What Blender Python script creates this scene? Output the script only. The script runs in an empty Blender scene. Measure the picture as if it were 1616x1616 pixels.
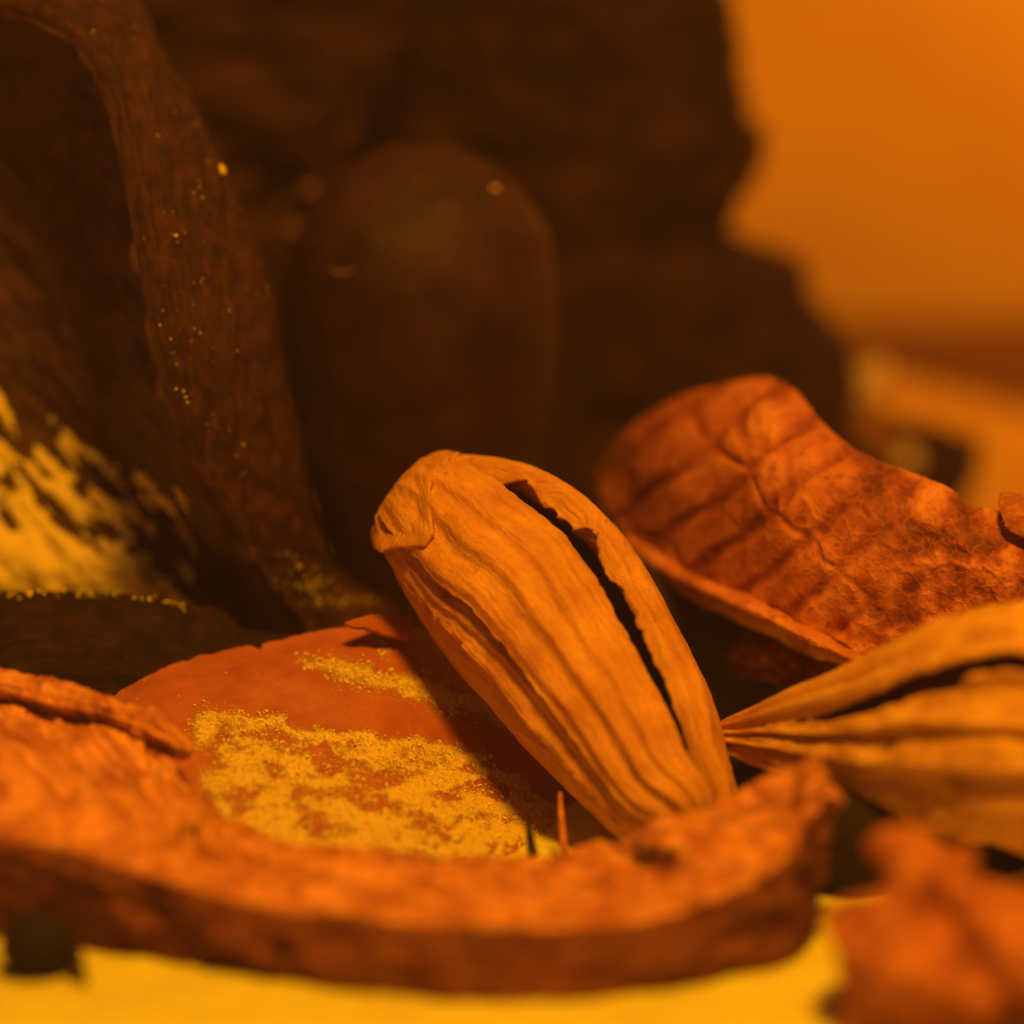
import bpy, math, random
import numpy as np
from mathutils import Vector

random.seed(7)
RNG = np.random.default_rng(11)
MM = 0.001                                   # everything below is laid out in millimetres
SC = bpy.context.scene

# ------------------------------------------------------------------ camera
TILT = math.radians(12.0)
CAM = np.array([0.0, -150.0, 43.9])          # mm, table top is z = 0
FPX = 150.0 / 36.0 * 1616.0                  # focal length in photo pixels
cam_data = bpy.data.cameras.new('camera')
cam_data.lens = 150.0
cam_data.sensor_width = 36.0
cam_data.clip_start = 0.004
cam_data.clip_end = 5.0
cam_data.dof.use_dof = True
cam_data.dof.focus_distance = 156.0 * MM
cam_data.dof.aperture_fstop = 23.0
cam = bpy.data.objects.new('camera', cam_data)
SC.collection.objects.link(cam)
cam.location = CAM * MM
cam.rotation_euler = (math.pi / 2 - TILT, 0, 0)
SC.camera = cam

# ------------------------------------------------------------------ world and lamps
world = bpy.data.worlds.new('World')
SC.world = world
world.use_nodes = True
bg = world.node_tree.nodes['Background']
bg.inputs['Color'].default_value = (1.0, 0.34, 0.65, 1)
bg.inputs['Strength'].default_value = 0.07


def area_lamp(name, loc, target, size, power, col):
    ld = bpy.data.lights.new(name, 'AREA')
    ld.shape = 'DISK'
    ld.size = size * MM
    ld.energy = power
    ld.color = col
    o = bpy.data.objects.new(name, ld)
    SC.collection.objects.link(o)
    o.location = Vector(loc) * MM
    dirv = Vector(target) - Vector(loc)
    o.rotation_euler = dirv.to_track_quat('-Z', 'Y').to_euler()
    return o


area_lamp('key_lamp', (16, -66, 138), (4, 0, 0), 30, 0.30, (1.0, 0.41, 0.007))
area_lamp('wall_lamp', (54, 84, 50), (44, 106, 34), 20, 0.027, (1.0, 0.40, 0.006))

SC.view_settings.view_transform = 'Standard'
SC.view_settings.look = 'None'
SC.view_settings.exposure = 0.0
SC.view_settings.gamma = 1.0
SC.view_settings.use_curve_mapping = False
SC.cycles.use_denoising = True
SC.cycles.max_bounces = 6

# ------------------------------------------------------------------ helpers: pixels to millimetres
ST, CT = math.sin(TILT), math.cos(TILT)


def P(a):
    """(..., [px, py, axial depth mm]) -> world mm"""
    a = np.asarray(a, float)
    u = (a[..., 0] - 808.0) / FPX
    v = (a[..., 1] - 808.0) / FPX
    d = a[..., 2]
    out = np.empty(a.shape)
    out[..., 0] = CAM[0] + u * d
    out[..., 1] = CAM[1] + d * (CT - v * ST)
    out[..., 2] = CAM[2] - d * (ST + v * CT)
    return out


def to_px(w):
    r = w - CAM
    d = r[..., 1] * CT - r[..., 2] * ST
    return np.stack([808 + FPX * r[..., 0] / d, 808 + FPX * (-r[..., 2] * CT - r[..., 1] * ST) / d, d], -1)


def ground_d(py):
    return CAM[2] / (ST + (py - 808.0) / FPX * CT)


# ------------------------------------------------------------------ helpers: noise
_perm = np.random.default_rng(3).permutation(256)
_perm = np.concatenate([_perm, _perm, _perm])
_grad = np.random.default_rng(4).normal(size=(256, 3))
_grad /= np.linalg.norm(_grad, axis=1)[:, None]


def perlin(p):
    p = np.asarray(p, float)
    i = np.floor(p).astype(int)
    f = p - i
    i &= 255
    w = f * f * f * (f * (f * 6 - 15) + 10)
    tot = 0
    for a in (0, 1):
        for b in (0, 1):
            for c in (0, 1):
                h = _perm[_perm[_perm[(i[..., 0] + a) & 255] + ((i[..., 1] + b) & 255)] + ((i[..., 2] + c) & 255)]
                g = _grad[h]
                dv = f - np.array([a, b, c])
                n = (g * dv).sum(-1)
                tot = tot + n * (w[..., 0] if a else 1 - w[..., 0]) * (w[..., 1] if b else 1 - w[..., 1]) * (w[..., 2] if c else 1 - w[..., 2])
    return tot * 1.6


def fbm(p, octv=4, gain=0.5):
    p = np.asarray(p, float)
    s, a = 0, 1.0
    for k in range(octv):
        s = s + a * perlin(p * (2.03 ** k) + 17.3 * k)
        a *= gain
    return s


def smooth(x, a, b):
    t = np.clip((x - a) / (b - a), 0, 1)
    return t * t * (3 - 2 * t)


# ------------------------------------------------------------------ helpers: splines and grids
def spline(pts, n, closed=False, param=None):
    """Catmull-Rom through pts (k, dim) -> n samples evenly spread over the index range"""
    pts = np.asarray(pts, float)
    k = len(pts)
    t = np.linspace(0, k, n, endpoint=False) if closed else np.linspace(0, k - 1, n)
    if param is not None:
        t = np.asarray(param) * (k if closed else k - 1)
    i = np.floor(t).astype(int)
    if not closed:
        i = np.clip(i, 0, k - 2)
    f = (t - i)[(...,) + (None,) * (pts.ndim - 1)]
    if closed:
        g = lambda j: pts[j % k]
    else:
        ext = np.concatenate([[2 * pts[0] - pts[1]], pts, [2 * pts[-1] - pts[-2]]])
        g = lambda j: ext[j + 1]
    p0, p1, p2, p3 = g(i - 1), g(i), g(i + 1), g(i + 2)
    return 0.5 * (2 * p1 + (p2 - p0) * f + (2 * p0 - 5 * p1 + 4 * p2 - p3) * f ** 2 + (3 * p1 - p0 - 3 * p2 + p3) * f ** 3)


def polyspline(pts, n):
    """spline sampled at equal arc length"""
    s = spline(pts, 600)
    L = np.concatenate([[0], np.cumsum(np.linalg.norm(np.diff(s, axis=0), axis=1))])
    t = np.linspace(0, L[-1], n)
    return np.stack([np.interp(t, L, s[:, j]) for j in range(s.shape[1])], -1)


def patch(rows, nr, nc):
    """control rows of (px,py,d), resampled to an nr x nc grid (still px,py,d)"""
    rr = np.stack([polyspline(r, nc) for r in rows])
    return spline(rr, nr)


def normals(G, closed_j=False, closed_i=False):
    if closed_j:
        dj = np.roll(G, -1, 1) - np.roll(G, 1, 1)
    else:
        dj = np.gradient(G, axis=1)
    if closed_i:
        di = np.roll(G, -1, 0) - np.roll(G, 1, 0)
    else:
        di = np.gradient(G, axis=0)
    n = np.cross(dj, di)
    return n / (np.linalg.norm(n, axis=-1, keepdims=True) + 1e-12)


def face_cam(G, N):
    """flip normals so that on average they face the camera"""
    if ((CAM - G) * N).sum(-1).mean() < 0:
        return -N
    return N


COL = SC.collection


def mesh_from(name, verts, faces, mat, parent=None, base=None, uv=None, attrs=None, smooth_shade=True):
    """verts in world mm; base in world mm is the origin of the object (or of its parent)"""
    me = bpy.data.meshes.new(name)
    b = np.zeros(3) if base is None else np.asarray(base, float)
    v = (np.asarray(verts, float) - b) * MM
    me.from_pydata(v.tolist(), [], [list(map(int, f)) for f in faces])
    me.update()
    if smooth_shade:
        me.polygons.foreach_set('use_smooth', [True] * len(me.polygons))
    if uv is not None:
        lay = me.uv_layers.new(name='UVMap')
        vi = np.empty(len(me.loops), int)
        me.loops.foreach_get('vertex_index', vi)
        lay.data.foreach_set('uv', np.asarray(uv, float)[vi].ravel())
    if attrs:
        for an, av in attrs.items():
            at = me.attributes.new(an, 'FLOAT', 'POINT')
            at.data.foreach_set('value', np.asarray(av, float).ravel())
    o = bpy.data.objects.new(name, me)
    COL.objects.link(o)
    if mat is not None:
        me.materials.append(mat)
    if parent is not None:
        o.parent = parent
    elif base is not None:
        o.location = b * MM
    return o


def grid_mesh(name, G, mat, parent=None, base=None, thick=0.0, inward=None, closed_j=False, attrs=None, N=None):
    """sheet from a grid of world points; thick > 0 gives it a back face and a rim"""
    nr, nc = G.shape[:2]
    if N is None:
        N = face_cam(G, normals(G, closed_j))
    arc_i = np.concatenate([np.zeros((1, nc)), np.cumsum(np.linalg.norm(np.diff(G, axis=0), axis=-1), 0)])
    arc_j = np.concatenate([np.zeros((nr, 1)), np.cumsum(np.linalg.norm(np.diff(G, axis=1), axis=-1), 1)], 1)
    uv = np.stack([arc_i, arc_j], -1).reshape(-1, 2)
    V = G.reshape(-1, 3)
    idx = np.arange(nr * nc).reshape(nr, nc)
    jj = np.arange(nc if closed_j else nc - 1)
    a = idx[:-1][:, jj]
    b = idx[:-1][:, (jj + 1) % nc]
    c = idx[1:][:, (jj + 1) % nc]
    d = idx[1:][:, jj]
    # orient so the face normal agrees with N
    nn = np.cross(V[b] - V[a], V[d] - V[a])
    flip = (nn * N[:-1][:, jj]).sum() < 0
    F = np.stack([a, d, c, b] if flip else [a, b, c, d], -1).reshape(-1, 4)
    faces = [F]
    at = {k: np.asarray(v).reshape(-1) for k, v in (attrs or {}).items()}
    if thick > 0:
        n0 = nr * nc
        T = thick if np.isscalar(thick) else np.asarray(thick).reshape(-1, 1)
        V = np.concatenate([V, V - N.reshape(-1, 3) * T])
        uv = np.concatenate([uv, uv])
        at = {k: np.concatenate([v, v]) for k, v in at.items()}
        faces.append(F[:, ::-1] + n0)
        loops = []
        if closed_j:
            loops = [(idx[0], True), (idx[-1], True)]
        else:
            ring = np.concatenate([idx[0], idx[1:, -1], idx[-1, -2::-1], idx[-2:0:-1, 0]])
            loops = [(ring, True)]
        for ring, _ in loops:
            r2 = np.roll(ring, -1)
            faces.append(np.stack([ring, r2, r2 + n0, ring + n0], -1))
    return mesh_from(name, V, np.concatenate(faces), mat, parent, base, uv, at)


def displace(G, amount, closed_j=False):
    N = face_cam(G, normals(G, closed_j))
    return G + N * amount[..., None]


def thing(name, label, cat, base, group=None):
    o = bpy.data.objects.new(name, None)
    o.empty_display_size = 0.002
    COL.objects.link(o)
    o.location = np.asarray(base, float) * MM
    tag(o, label, cat, group)
    return o


def tag(o, label, cat, group=None):
    o['label'] = label
    o['category'] = cat
    if group:
        o['group'] = group
    return o


def tube(name, pts_px, radii, mat, parent=None, base=None, ns=8):
    c = P(spline(pts_px, 28))
    r = spline(np.asarray(radii, float)[:, None], 28)[:, 0]
    t = np.gradient(c, axis=0)
    t /= np.linalg.norm(t, axis=1)[:, None]
    n = np.cross(t, [0.3, 0.9, 0.1])
    n /= np.linalg.norm(n, axis=1)[:, None]
    b = np.cross(t, n)
    ph = np.linspace(0, 2 * math.pi, ns, endpoint=False)
    G = c[:, None] + r[:, None, None] * (np.cos(ph)[None, :, None] * n[:, None] + np.sin(ph)[None, :, None] * b[:, None])
    Nn = G - c[:, None]
    Nn /= np.linalg.norm(Nn, axis=-1, keepdims=True) + 1e-9
    return grid_mesh(name, G, mat, parent, base, closed_j=True, N=Nn)


def lump(center, radii, seed, rough=0.25, nu=22, nv=14, freq=0.8, axis=None):
    """closed uneven pebble, world mm -> verts, faces"""
    th = np.linspace(0, math.pi, nv)
    ph = np.linspace(0, 2 * math.pi, nu, endpoint=False)
    D = np.stack([np.sin(th)[:, None] * np.cos(ph), np.sin(th)[:, None] * np.sin(ph), np.cos(th)[:, None] * np.ones(nu)], -1)
    k = 1 + rough * fbm(D * freq + seed * 3.7, 3)
    V = D * k[..., None] * np.asarray(radii)
    if axis is not None:
        V = V @ np.asarray(axis, float)
    V = V + np.asarray(center)
    idx = np.arange(nv * nu).reshape(nv, nu)
    F = np.stack([idx[:-1], idx[1:], np.roll(idx, -1, 1)[1:], np.roll(idx, -1, 1)[:-1]], -1).reshape(-1, 4)
    return V.reshape(-1, 3), F


# ------------------------------------------------------------------ materials
class Mat:
    def __init__(self, name, rough=0.7, spec=0.3):
        self.m = bpy.data.materials.new(name)
        self.m.use_nodes = True
        self.nt = self.m.node_tree
        self.n = self.nt.nodes
        self.bsdf = self.n['Principled BSDF']
        self.bsdf.inputs['Roughness'].default_value = rough
        self.bsdf.inputs['Specular IOR Level'].default_value = spec
        self.tc = self.n.new('ShaderNodeTexCoord')

    def link(self, a, b):
        self.nt.links.new(a, b)

    def coords(self, kind='Object', scale=(1, 1, 1), rot=0.0):
        mp = self.n.new('ShaderNodeMapping')
        k = 1000.0 if kind == 'Object' else 1.0
        mp.inputs['Scale'].default_value = tuple(s * k for s in scale)
        mp.inputs['Rotation'].default_value = (0, 0, rot)
        self.link(self.tc.outputs[kind], mp.inputs['Vector'])
        return mp.outputs['Vector']

    def noise(self, vec, scale, detail=5, rough=0.55, dist=0.0):
        t = self.n.new('ShaderNodeTexNoise')
        t.inputs['Scale'].default_value = scale
        t.inputs['Detail'].default_value = detail
        t.inputs['Roughness'].default_value = rough
        t.inputs['Distortion'].default_value = dist
        self.link(vec, t.inputs['Vector'])
        return t.outputs['Fac']

    def voronoi(self, vec, scale, feature='DISTANCE_TO_EDGE', rnd=1.0):
        t = self.n.new('ShaderNodeTexVoronoi')
        t.feature = feature
        t.inputs['Scale'].default_value = scale
        t.inputs['Randomness'].default_value = rnd
        self.link(vec, t.inputs['Vector'])
        return t.outputs['Distance']

    def ramp(self, fac, stops):
        r = self.n.new('ShaderNodeValToRGB')
        e = r.color_ramp.elements
        while len(e) < len(stops):
            e.new(0.5)
        for el, (p, c) in zip(e, stops):
            el.position = p
            el.color = (c[0], c[1], c[2], 1) if not np.isscalar(c) else (c, c, c, 1)
        self.link(fac, r.inputs['Fac'])
        return r.outputs['Color']

    def mix(self, fac, a, b, mode='MIX'):
        m = self.n.new('ShaderNodeMix')
        m.data_type = 'RGBA'
        m.blend_type = mode
        for s, v in ((m.inputs[0], fac), (m.inputs[6], a), (m.inputs[7], b)):
            if hasattr(v, 'is_output'):
                self.link(v, s)
            elif s is m.inputs[0]:
                s.default_value = v
            else:
                s.default_value = (*v, 1)
        return m.outputs[2]

    def math(self, op, a, b=0.0):
        m = self.n.new('ShaderNodeMath')
        m.operation = op
        for s, v in ((m.inputs[0], a), (m.inputs[1], b)):
            if hasattr(v, 'is_output'):
                self.link(v, s)
            else:
                s.default_value = v
        return m.outputs[0]

    def attr(self, name):
        a = self.n.new('ShaderNodeAttribute')
        a.attribute_name = name
        return a.outputs['Fac']

    def color(self, out):
        self.link(out, self.bsdf.inputs['Base Color'])

    def bump(self, h, dist_mm, strength=1.0):
        b = self.n.new('ShaderNodeBump')
        b.inputs['Distance'].default_value = dist_mm * MM
        b.inputs['Strength'].default_value = strength
        self.link(h, b.inputs['Height'])
        if self.bsdf.inputs['Normal'].is_linked:
            self.link(self.bsdf.inputs['Normal'].links[0].from_socket, b.inputs['Normal'])
        self.link(b.outputs['Normal'], self.bsdf.inputs['Normal'])

    def sss(self, w, r=0.4):
        self.bsdf.inputs['Subsurface Weight'].default_value = w
        self.bsdf.inputs['Subsurface Radius'].default_value = (1.0, 0.5, 0.2)
        self.bsdf.inputs['Subsurface Scale'].default_value = r * MM


def m_table():
    m = Mat('table_paint', 0.75, 0.2)
    n = m.noise(m.coords(), 0.6, 6)
    m.color(m.ramp(n, [(0.3, (0.58, 0.31, 0.03)), (0.7, (0.64, 0.36, 0.035))]))
    m.bump(m.noise(m.coords(), 3.0, 4), 0.05, 0.4)
    return m.m


def m_sheet():
    m = Mat('pale_sheet', 0.75, 0.2)
    v = m.coords()
    c = m.ramp(m.noise(v, 0.35, 6, 0.6), [(0.3, (0.66, 0.59, 0.05)), (0.7, (0.80, 0.75, 0.07))])
    st = m.ramp(m.noise(v, 0.8, 3, 0.5), [(0.22, 1.0), (0.34, 0.0)])
    m.color(m.mix(m.math('MULTIPLY', st, 0.6), c, (0.5, 0.3, 0.08)))
    m.bump(m.noise(v, 3.0, 4), 0.05, 0.4)
    return m.m


def m_wall():
    m = Mat('wall_paint', 0.8, 0.2)
    n = m.noise(m.coords(), 0.08, 4)
    m.color(m.ramp(n, [(0.3, (0.52, 0.275, 0.03)), (0.7, (0.62, 0.345, 0.035))]))
    return m.m


def m_pod(name, lo, hi):
    m = Mat(name, 0.62, 0.28)
    v = m.coords('Object')
    n1 = m.noise(v, 0.55, 5, 0.6)
    n2 = m.noise(v, 5.0, 5, 0.7)
    c1 = m.ramp(n1, [(0.3, lo), (0.68, hi)])
    spots = m.ramp(m.noise(v, 1.5, 2, 0.5), [(0.24, 1.0), (0.31, 0.0)])
    c2 = m.mix(m.math('MULTIPLY', m.ramp(n2, [(0.35, 0.0), (0.75, 1.0)]), 0.4), c1, (0.42, 0.14, 0.03))
    c3 = m.mix(m.math('MULTIPLY', spots, 0.5), c2, (0.2, 0.06, 0.02))
    fib = m.noise(m.coords('UV', (0.35, 3.0, 1)), 1.3, 5, 0.6)
    m.color(m.mix(m.math('MULTIPLY', m.ramp(fib, [(0.30, 1.0), (0.52, 0.0)]), 0.45), c3, (0.34, 0.10, 0.02)))
    m.bump(fib, 0.16, 0.7)
    m.bump(m.noise(v, 9.0, 4, 0.65), 0.035, 0.7)
    m.sss(0.2, 0.3)
    return m.m


def m_red_leaf():
    m = Mat('crinkled_red_leaf', 0.6, 0.3)
    v = m.coords('Object')
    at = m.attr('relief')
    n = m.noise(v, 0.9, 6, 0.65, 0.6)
    fac = m.math('ADD', m.math('MULTIPLY', at, 0.55), m.math('MULTIPLY', n, 0.5))  # pleat shading put into the colour: dark valleys, light crests
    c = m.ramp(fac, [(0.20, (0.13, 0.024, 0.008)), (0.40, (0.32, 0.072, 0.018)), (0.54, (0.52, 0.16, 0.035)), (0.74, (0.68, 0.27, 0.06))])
    vv = m.n.new('ShaderNodeVectorMath')
    vv.operation = 'ADD'
    wn = m.n.new('ShaderNodeTexNoise')
    wn.inputs['Scale'].default_value = 1.2
    m.link(v, wn.inputs['Vector'])
    m.link(v, vv.inputs[0])
    m.link(wn.outputs['Color'], vv.inputs[1])
    net = m.ramp(m.voronoi(vv.outputs[0], 1.5), [(0.0, 1.0), (0.10, 0.0)])
    c = m.mix(m.math('MULTIPLY', net, 0.22), c, (0.66, 0.24, 0.05))
    m.bump(net, 0.03, 0.6)
    speck = m.ramp(m.noise(v, 2.4, 3), [(0.30, 1.0), (0.40, 0.0)])
    m.color(m.mix(m.math('MULTIPLY', speck, 0.6), c, (0.10, 0.02, 0.01)))
    m.bump(m.noise(v, 2.2, 7, 0.6), 0.12, 0.7)
    m.bump(m.noise(v, 9.0, 4, 0.6), 0.04, 0.7)
    return m.m


def m_peel():
    """smooth brown peel, with the pale powder where the attribute says it lies"""
    m = Mat('smooth_peel_with_powder', 0.55, 0.35)
    v = m.coords('Object')
    base = m.ramp(m.noise(v, 0.7, 6, 0.6), [(0.3, (0.33, 0.085, 0.022)), (0.7, (0.46, 0.135, 0.035))])
    fine = m.noise(v, 9.0, 5, 0.75)
    k = m.math('ADD', m.attr('powder'), m.math('MULTIPLY', m.math('SUBTRACT', fine, 0.5), 1.7))
    msk = m.ramp(k, [(0.38, 0.0), (0.85, 1.0)])
    m.color(m.mix(msk, base, (0.70, 0.51, 0.06)))
    m.bump(msk, 0.05, 0.8)
    m.bump(m.noise(v, 7.0, 5, 0.6), 0.03, 0.6)
    return m.m


def m_slice(name, lo, hi, dark, shade_stained=False):
    m = Mat(name, 0.65, 0.25)
    v = m.coords('Object')
    st = m.noise(m.coords('UV', (1.6, 0.22, 1)), 1.0, 5, 0.6, 0.3)
    c = m.ramp(st, [(0.28, lo), (0.6, hi)])
    blot = m.ramp(m.noise(v, 0.45, 6, 0.65), [(0.38, 1.0), (0.54, 0.0)])
    c = m.mix(m.math('MULTIPLY', blot, 0.75), c, dark)
    if shade_stained:
        c = m.mix(m.attr('shade_stain'), c, (0.035, 0.012, 0.006))
    m.color(c)
    m.bump(st, 0.35, 0.7)
    m.bump(m.noise(v, 3.0, 5, 0.6), 0.1, 0.6)
    return m.m


def m_dark(name, lo, hi, fib=True, rough=0.55, bump=0.12, nscale=1.1, along=False):
    m = Mat(name, rough, 0.16)
    v = m.coords('Object')
    n = m.noise(v, nscale, 7, 0.7)
    c = m.ramp(n, [(0.32, lo), (0.68, hi)])
    if fib:
        f = m.noise(m.coords('UV', (0.25, 3.2, 1) if along else (3.2, 0.25, 1)), 1.5, 6, 0.65)
        c = m.mix(m.ramp(f, [(0.35, 0.7), (0.6, 0.0)]), c, lo)
        m.bump(f, bump * 1.4, 0.7)
    m.color(c)
    m.bump(m.noise(v, 4.5, 6, 0.7), bump, 0.8)
    return m.m


def m_lining():
    m = Mat('husk_lining', 0.6, 0.25)
    v = m.coords('Object')
    dark = m.ramp(m.noise(v, 1.0, 6, 0.65), [(0.3, (0.035, 0.015, 0.008)), (0.7, (0.075, 0.028, 0.011))])
    k = m.math('ADD', m.attr('pale'), m.math('MULTIPLY', m.math('SUBTRACT', m.noise(v, 1.8, 5, 0.65), 0.5), 0.55))
    msk = m.ramp(k, [(0.42, 0.0), (0.58, 1.0)])
    m.color(m.mix(msk, dark, (0.78, 0.60, 0.08)))
    m.bump(msk, 0.15, 0.7)
    m.bump(m.noise(v, 2.5, 6, 0.65), 0.2, 0.7)
    return m.m


def m_plain(name, lo, hi, rough=0.7, scale=2.0, bump=0.06):
    m = Mat(name, rough, 0.25)
    n = m.noise(m.coords(), scale, 5, 0.6)
    m.color(m.ramp(n, [(0.3, lo), (0.7, hi)]))
    m.bump(n, bump, 0.8)
    return m.m


M_TABLE, M_WALL = m_table(), m_wall()
M_POD = m_pod('papery_pod', (0.52, 0.215, 0.015), (0.78, 0.40, 0.025))
M_POD_PALE = m_pod('pale_papery_pod', (0.48, 0.22, 0.02), (0.88, 0.52, 0.04))
M_SEED = m_dark('seed_mass', (0.17, 0.034, 0.010), (0.28, 0.06, 0.016), False)
M_LEAF = m_red_leaf()
M_PEEL = m_peel()
M_SLICE = m_slice('dried_slice_flesh', (0.32, 0.075, 0.015), (0.80, 0.35, 0.07), (0.28, 0.06, 0.013), True)
M_RIND = m_slice('dried_slice_rind', (0.13, 0.034, 0.010), (0.20, 0.060, 0.016), (0.085, 0.02, 0.008), True)
M_HUSK = m_dark('dark_fibrous_husk', (0.018, 0.008, 0.005), (0.105, 0.034, 0.010))
M_LINING = m_lining()
M_BLACKPOD = m_dark('near_black_pod', (0.010, 0.006, 0.005), (0.070, 0.025, 0.009), True, 0.5, 0.16, 1.1, True)
M_BERRY = m_dark('dark_berry_skin', (0.020, 0.009, 0.006), (0.054, 0.020, 0.008), False, 0.42, 0.08, 0.5)
M_BARK = m_dark('dark_bark', (0.014, 0.006, 0.005), (0.058, 0.019, 0.007), False, 0.8, 0.3, 0.45)
M_BARK2 = m_dark('brown_bark', (0.018, 0.008, 0.005), (0.075, 0.025, 0.008), False, 0.8, 0.3, 0.4)
M_POWDER = m_plain('pale_powder', (0.72, 0.56, 0.06), (0.86, 0.71, 0.09), 0.8, 3.0)
M_CRUMB = m_plain('pale_crumb', (0.55, 0.36, 0.16), (0.72, 0.52, 0.26))
M_DULL = m_plain('dull_crumb', (0.22, 0.085, 0.02), (0.32, 0.13, 0.03))
M_BLACK = m_plain('black_brown', (0.010, 0.007, 0.006), (0.022, 0.012, 0.008), 0.85)
M_RED = m_slice('red_brown_peel', (0.28, 0.065, 0.012), (0.64, 0.23, 0.04), (0.20, 0.042, 0.008))
M_BAND = m_plain('dark_band', (0.10, 0.032, 0.014), (0.15, 0.048, 0.02), 0.8, 0.2)

# ------------------------------------------------------------------ the setting
WALL_Y = P([1616, 545, 262.0])[1]


def flat_sheet(name, x0, x1, y0, y1, z, mat, nx=40, ny=40, dz=0.03):
    X, Y = np.meshgrid(np.linspace(x0, x1, nx), np.linspace(y0, y1, ny), indexing='ij')
    Z = z + dz * fbm(np.stack([X * 0.1, Y * 0.1, 0 * X], -1), 3)
    G = np.stack([X, Y, Z], -1)
    return grid_mesh(name, G, mat, N=np.zeros(G.shape) + [0, 0, 1.0])


tb = flat_sheet('table_top', -160, 160, -190, WALL_Y, 0.0, M_TABLE, 60, 60)
tb['kind'] = 'structure'
X, Z = np.meshgrid(np.linspace(-160, 160, 20), np.linspace(-0.5, 160, 20), indexing='ij')
wl = grid_mesh('wall', np.stack([X, 0 * X + WALL_Y + 0.2, Z], -1), M_WALL, N=np.zeros(X.shape + (3,)) + [0, -1.0, 0])
wl['kind'] = 'structure'
X, Y = np.meshgrid(np.linspace(-75, 75, 60), np.linspace(-120, P([808, 600, 196])[1], 60), indexing='ij')
Gs = np.stack([X, Y, 0.16 + 0.05 * fbm(np.stack([X * 0.08, Y * 0.08, 0 * X], -1), 3)], -1)
o = grid_mesh('paper_sheet', Gs, m_sheet(), base=[0, -40, 0.0], thick=0.1, N=np.zeros(Gs.shape) + [0, 0, 1.0])
tag(o, 'pale yellow sheet under the whole arrangement, bright along the bottom edge', 'sheet')


# ------------------------------------------------------------------ pods
def sweep(ax_px, hw_px, n, up_hint=None):
    """axis spline in (px,py,d) with half widths in px -> centres, tangents, camera-facing normal, side, radius(mm)"""
    full = np.concatenate([np.asarray(ax_px, float), np.asarray(hw_px, float)[:, None]], 1)
    s = polyspline(full, n)
    c = P(s[:, :3])
    r = np.maximum(s[:, 3], 0) * s[:, 2] / FPX
    t = np.gradient(c, axis=0)
    t /= np.linalg.norm(t, axis=1)[:, None]
    view = CAM - c
    nrm = view - (view * t).sum(1)[:, None] * t
    nrm /= np.linalg.norm(nrm, axis=1)[:, None]
    side = np.cross(t, nrm)
    return c, t, nrm, side, r


def valve(name, fr, t0, t1, phi0, phi1, mat, parent, base, ribs, off=0.0, nt=120, nphi=60, thick=0.22, seed=0,
          scal=0.03, wob=0.035, curl=(0, 0), flat=1.0, efreq=34):
    """one papery valve of a pod: phi0(t), phi1(t) edges in radians (0 faces the camera, + is side vector)"""
    c, t, nrm, side, r = fr
    n = len(c)
    tt = np.linspace(t0, t1, nt)
    k = tt * (n - 1)
    ip = lambda a: np.stack([np.interp(k, np.arange(n), a[:, j]) for j in range(a.shape[1])], -1)
    C, Nn, S = ip(c), ip(nrm), ip(side)
    R = np.interp(k, np.arange(n), r)
    e0 = np.asarray([phi0(x) for x in tt]) + scal * fbm(np.stack([tt * efreq, 0 * tt + seed, 0 * tt], -1), 4, 0.55)
    e1 = np.asarray([phi1(x) for x in tt]) + scal * fbm(np.stack([tt * efreq, 0 * tt + seed + 9, 0 * tt], -1), 4, 0.55)
    q = np.linspace(0, 1, nphi)
    PH = e0[:, None] + (e1 - e0)[:, None] * q[None]
    Tt = np.repeat(tt[:, None], nphi, 1)
    w = PH + wob * fbm(np.stack([Tt * 4, PH * 0.7, 0 * PH + seed], -1), 3)
    rib = ribs(w, Tt)
    cr = curl[0] * np.exp(-q / 0.06)[None] + curl[1] * np.exp(-(1 - q) / 0.06)[None]
    env = smooth(R, 0.0, 1.6)[:, None]
    pos0 = np.stack([C[..., 0], C[..., 1], C[..., 2]], -1)
    bumps = 0.05 * fbm(np.stack([Tt * 12, w * 4, 0 * w + seed * 2], -1), 4, 0.6)
    RR = R[:, None] + off * env + (rib + cr + bumps) * env
    G = pos0[:, None] + RR[..., None] * (np.cos(PH)[..., None] * Nn[:, None] * flat + np.sin(PH)[..., None] * S[:, None])
    cen = G - pos0[:, None]
    Nv = normals(G)
    if (Nv * cen).sum() < 0:
        Nv = -Nv
    return grid_mesh(name, G, mat, parent, base, thick=thick, N=Nv)


def saw(x):
    """fold profile: slow rise, quick fall, 0..1"""
    f = x - np.floor(x)
    return np.where(f < 0.8, f / 0.8, (1 - f) / 0.2)


deg = math.radians

# ---- the leaning pod in the middle
ax = [(624, 772, 160.8), (640, 784, 160.8), (690, 822, 160.2), (757, 882, 159.2), (838, 964, 157.8), (938, 1104, 155.2), (1034, 1240, 152.6), (1085, 1300, 151.2), (1100, 1325, 150.8)]
hw = [4, 66, 116, 143, 157, 140, 110, 84, 30]
fr = sweep(ax, hw, 200)
base = np.array([fr[0][-1][0], fr[0][-1][1], 0.0])
pod = thing('seed_pod', 'upright ribbed orange seed pod leaning in the middle, split along its right side', 'seed pod', base)
fold = lambda k, a, ph=0.0: (lambda w, T: a * (saw(w * k + ph) - 0.5) * (0.35 + 0.65 * smooth(T, 0.02, 0.3)))
# side vector points to +phi; find whether + is right in the picture
SGN = 1.0 if fr[3][100][0] > 0 else -1.0


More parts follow.
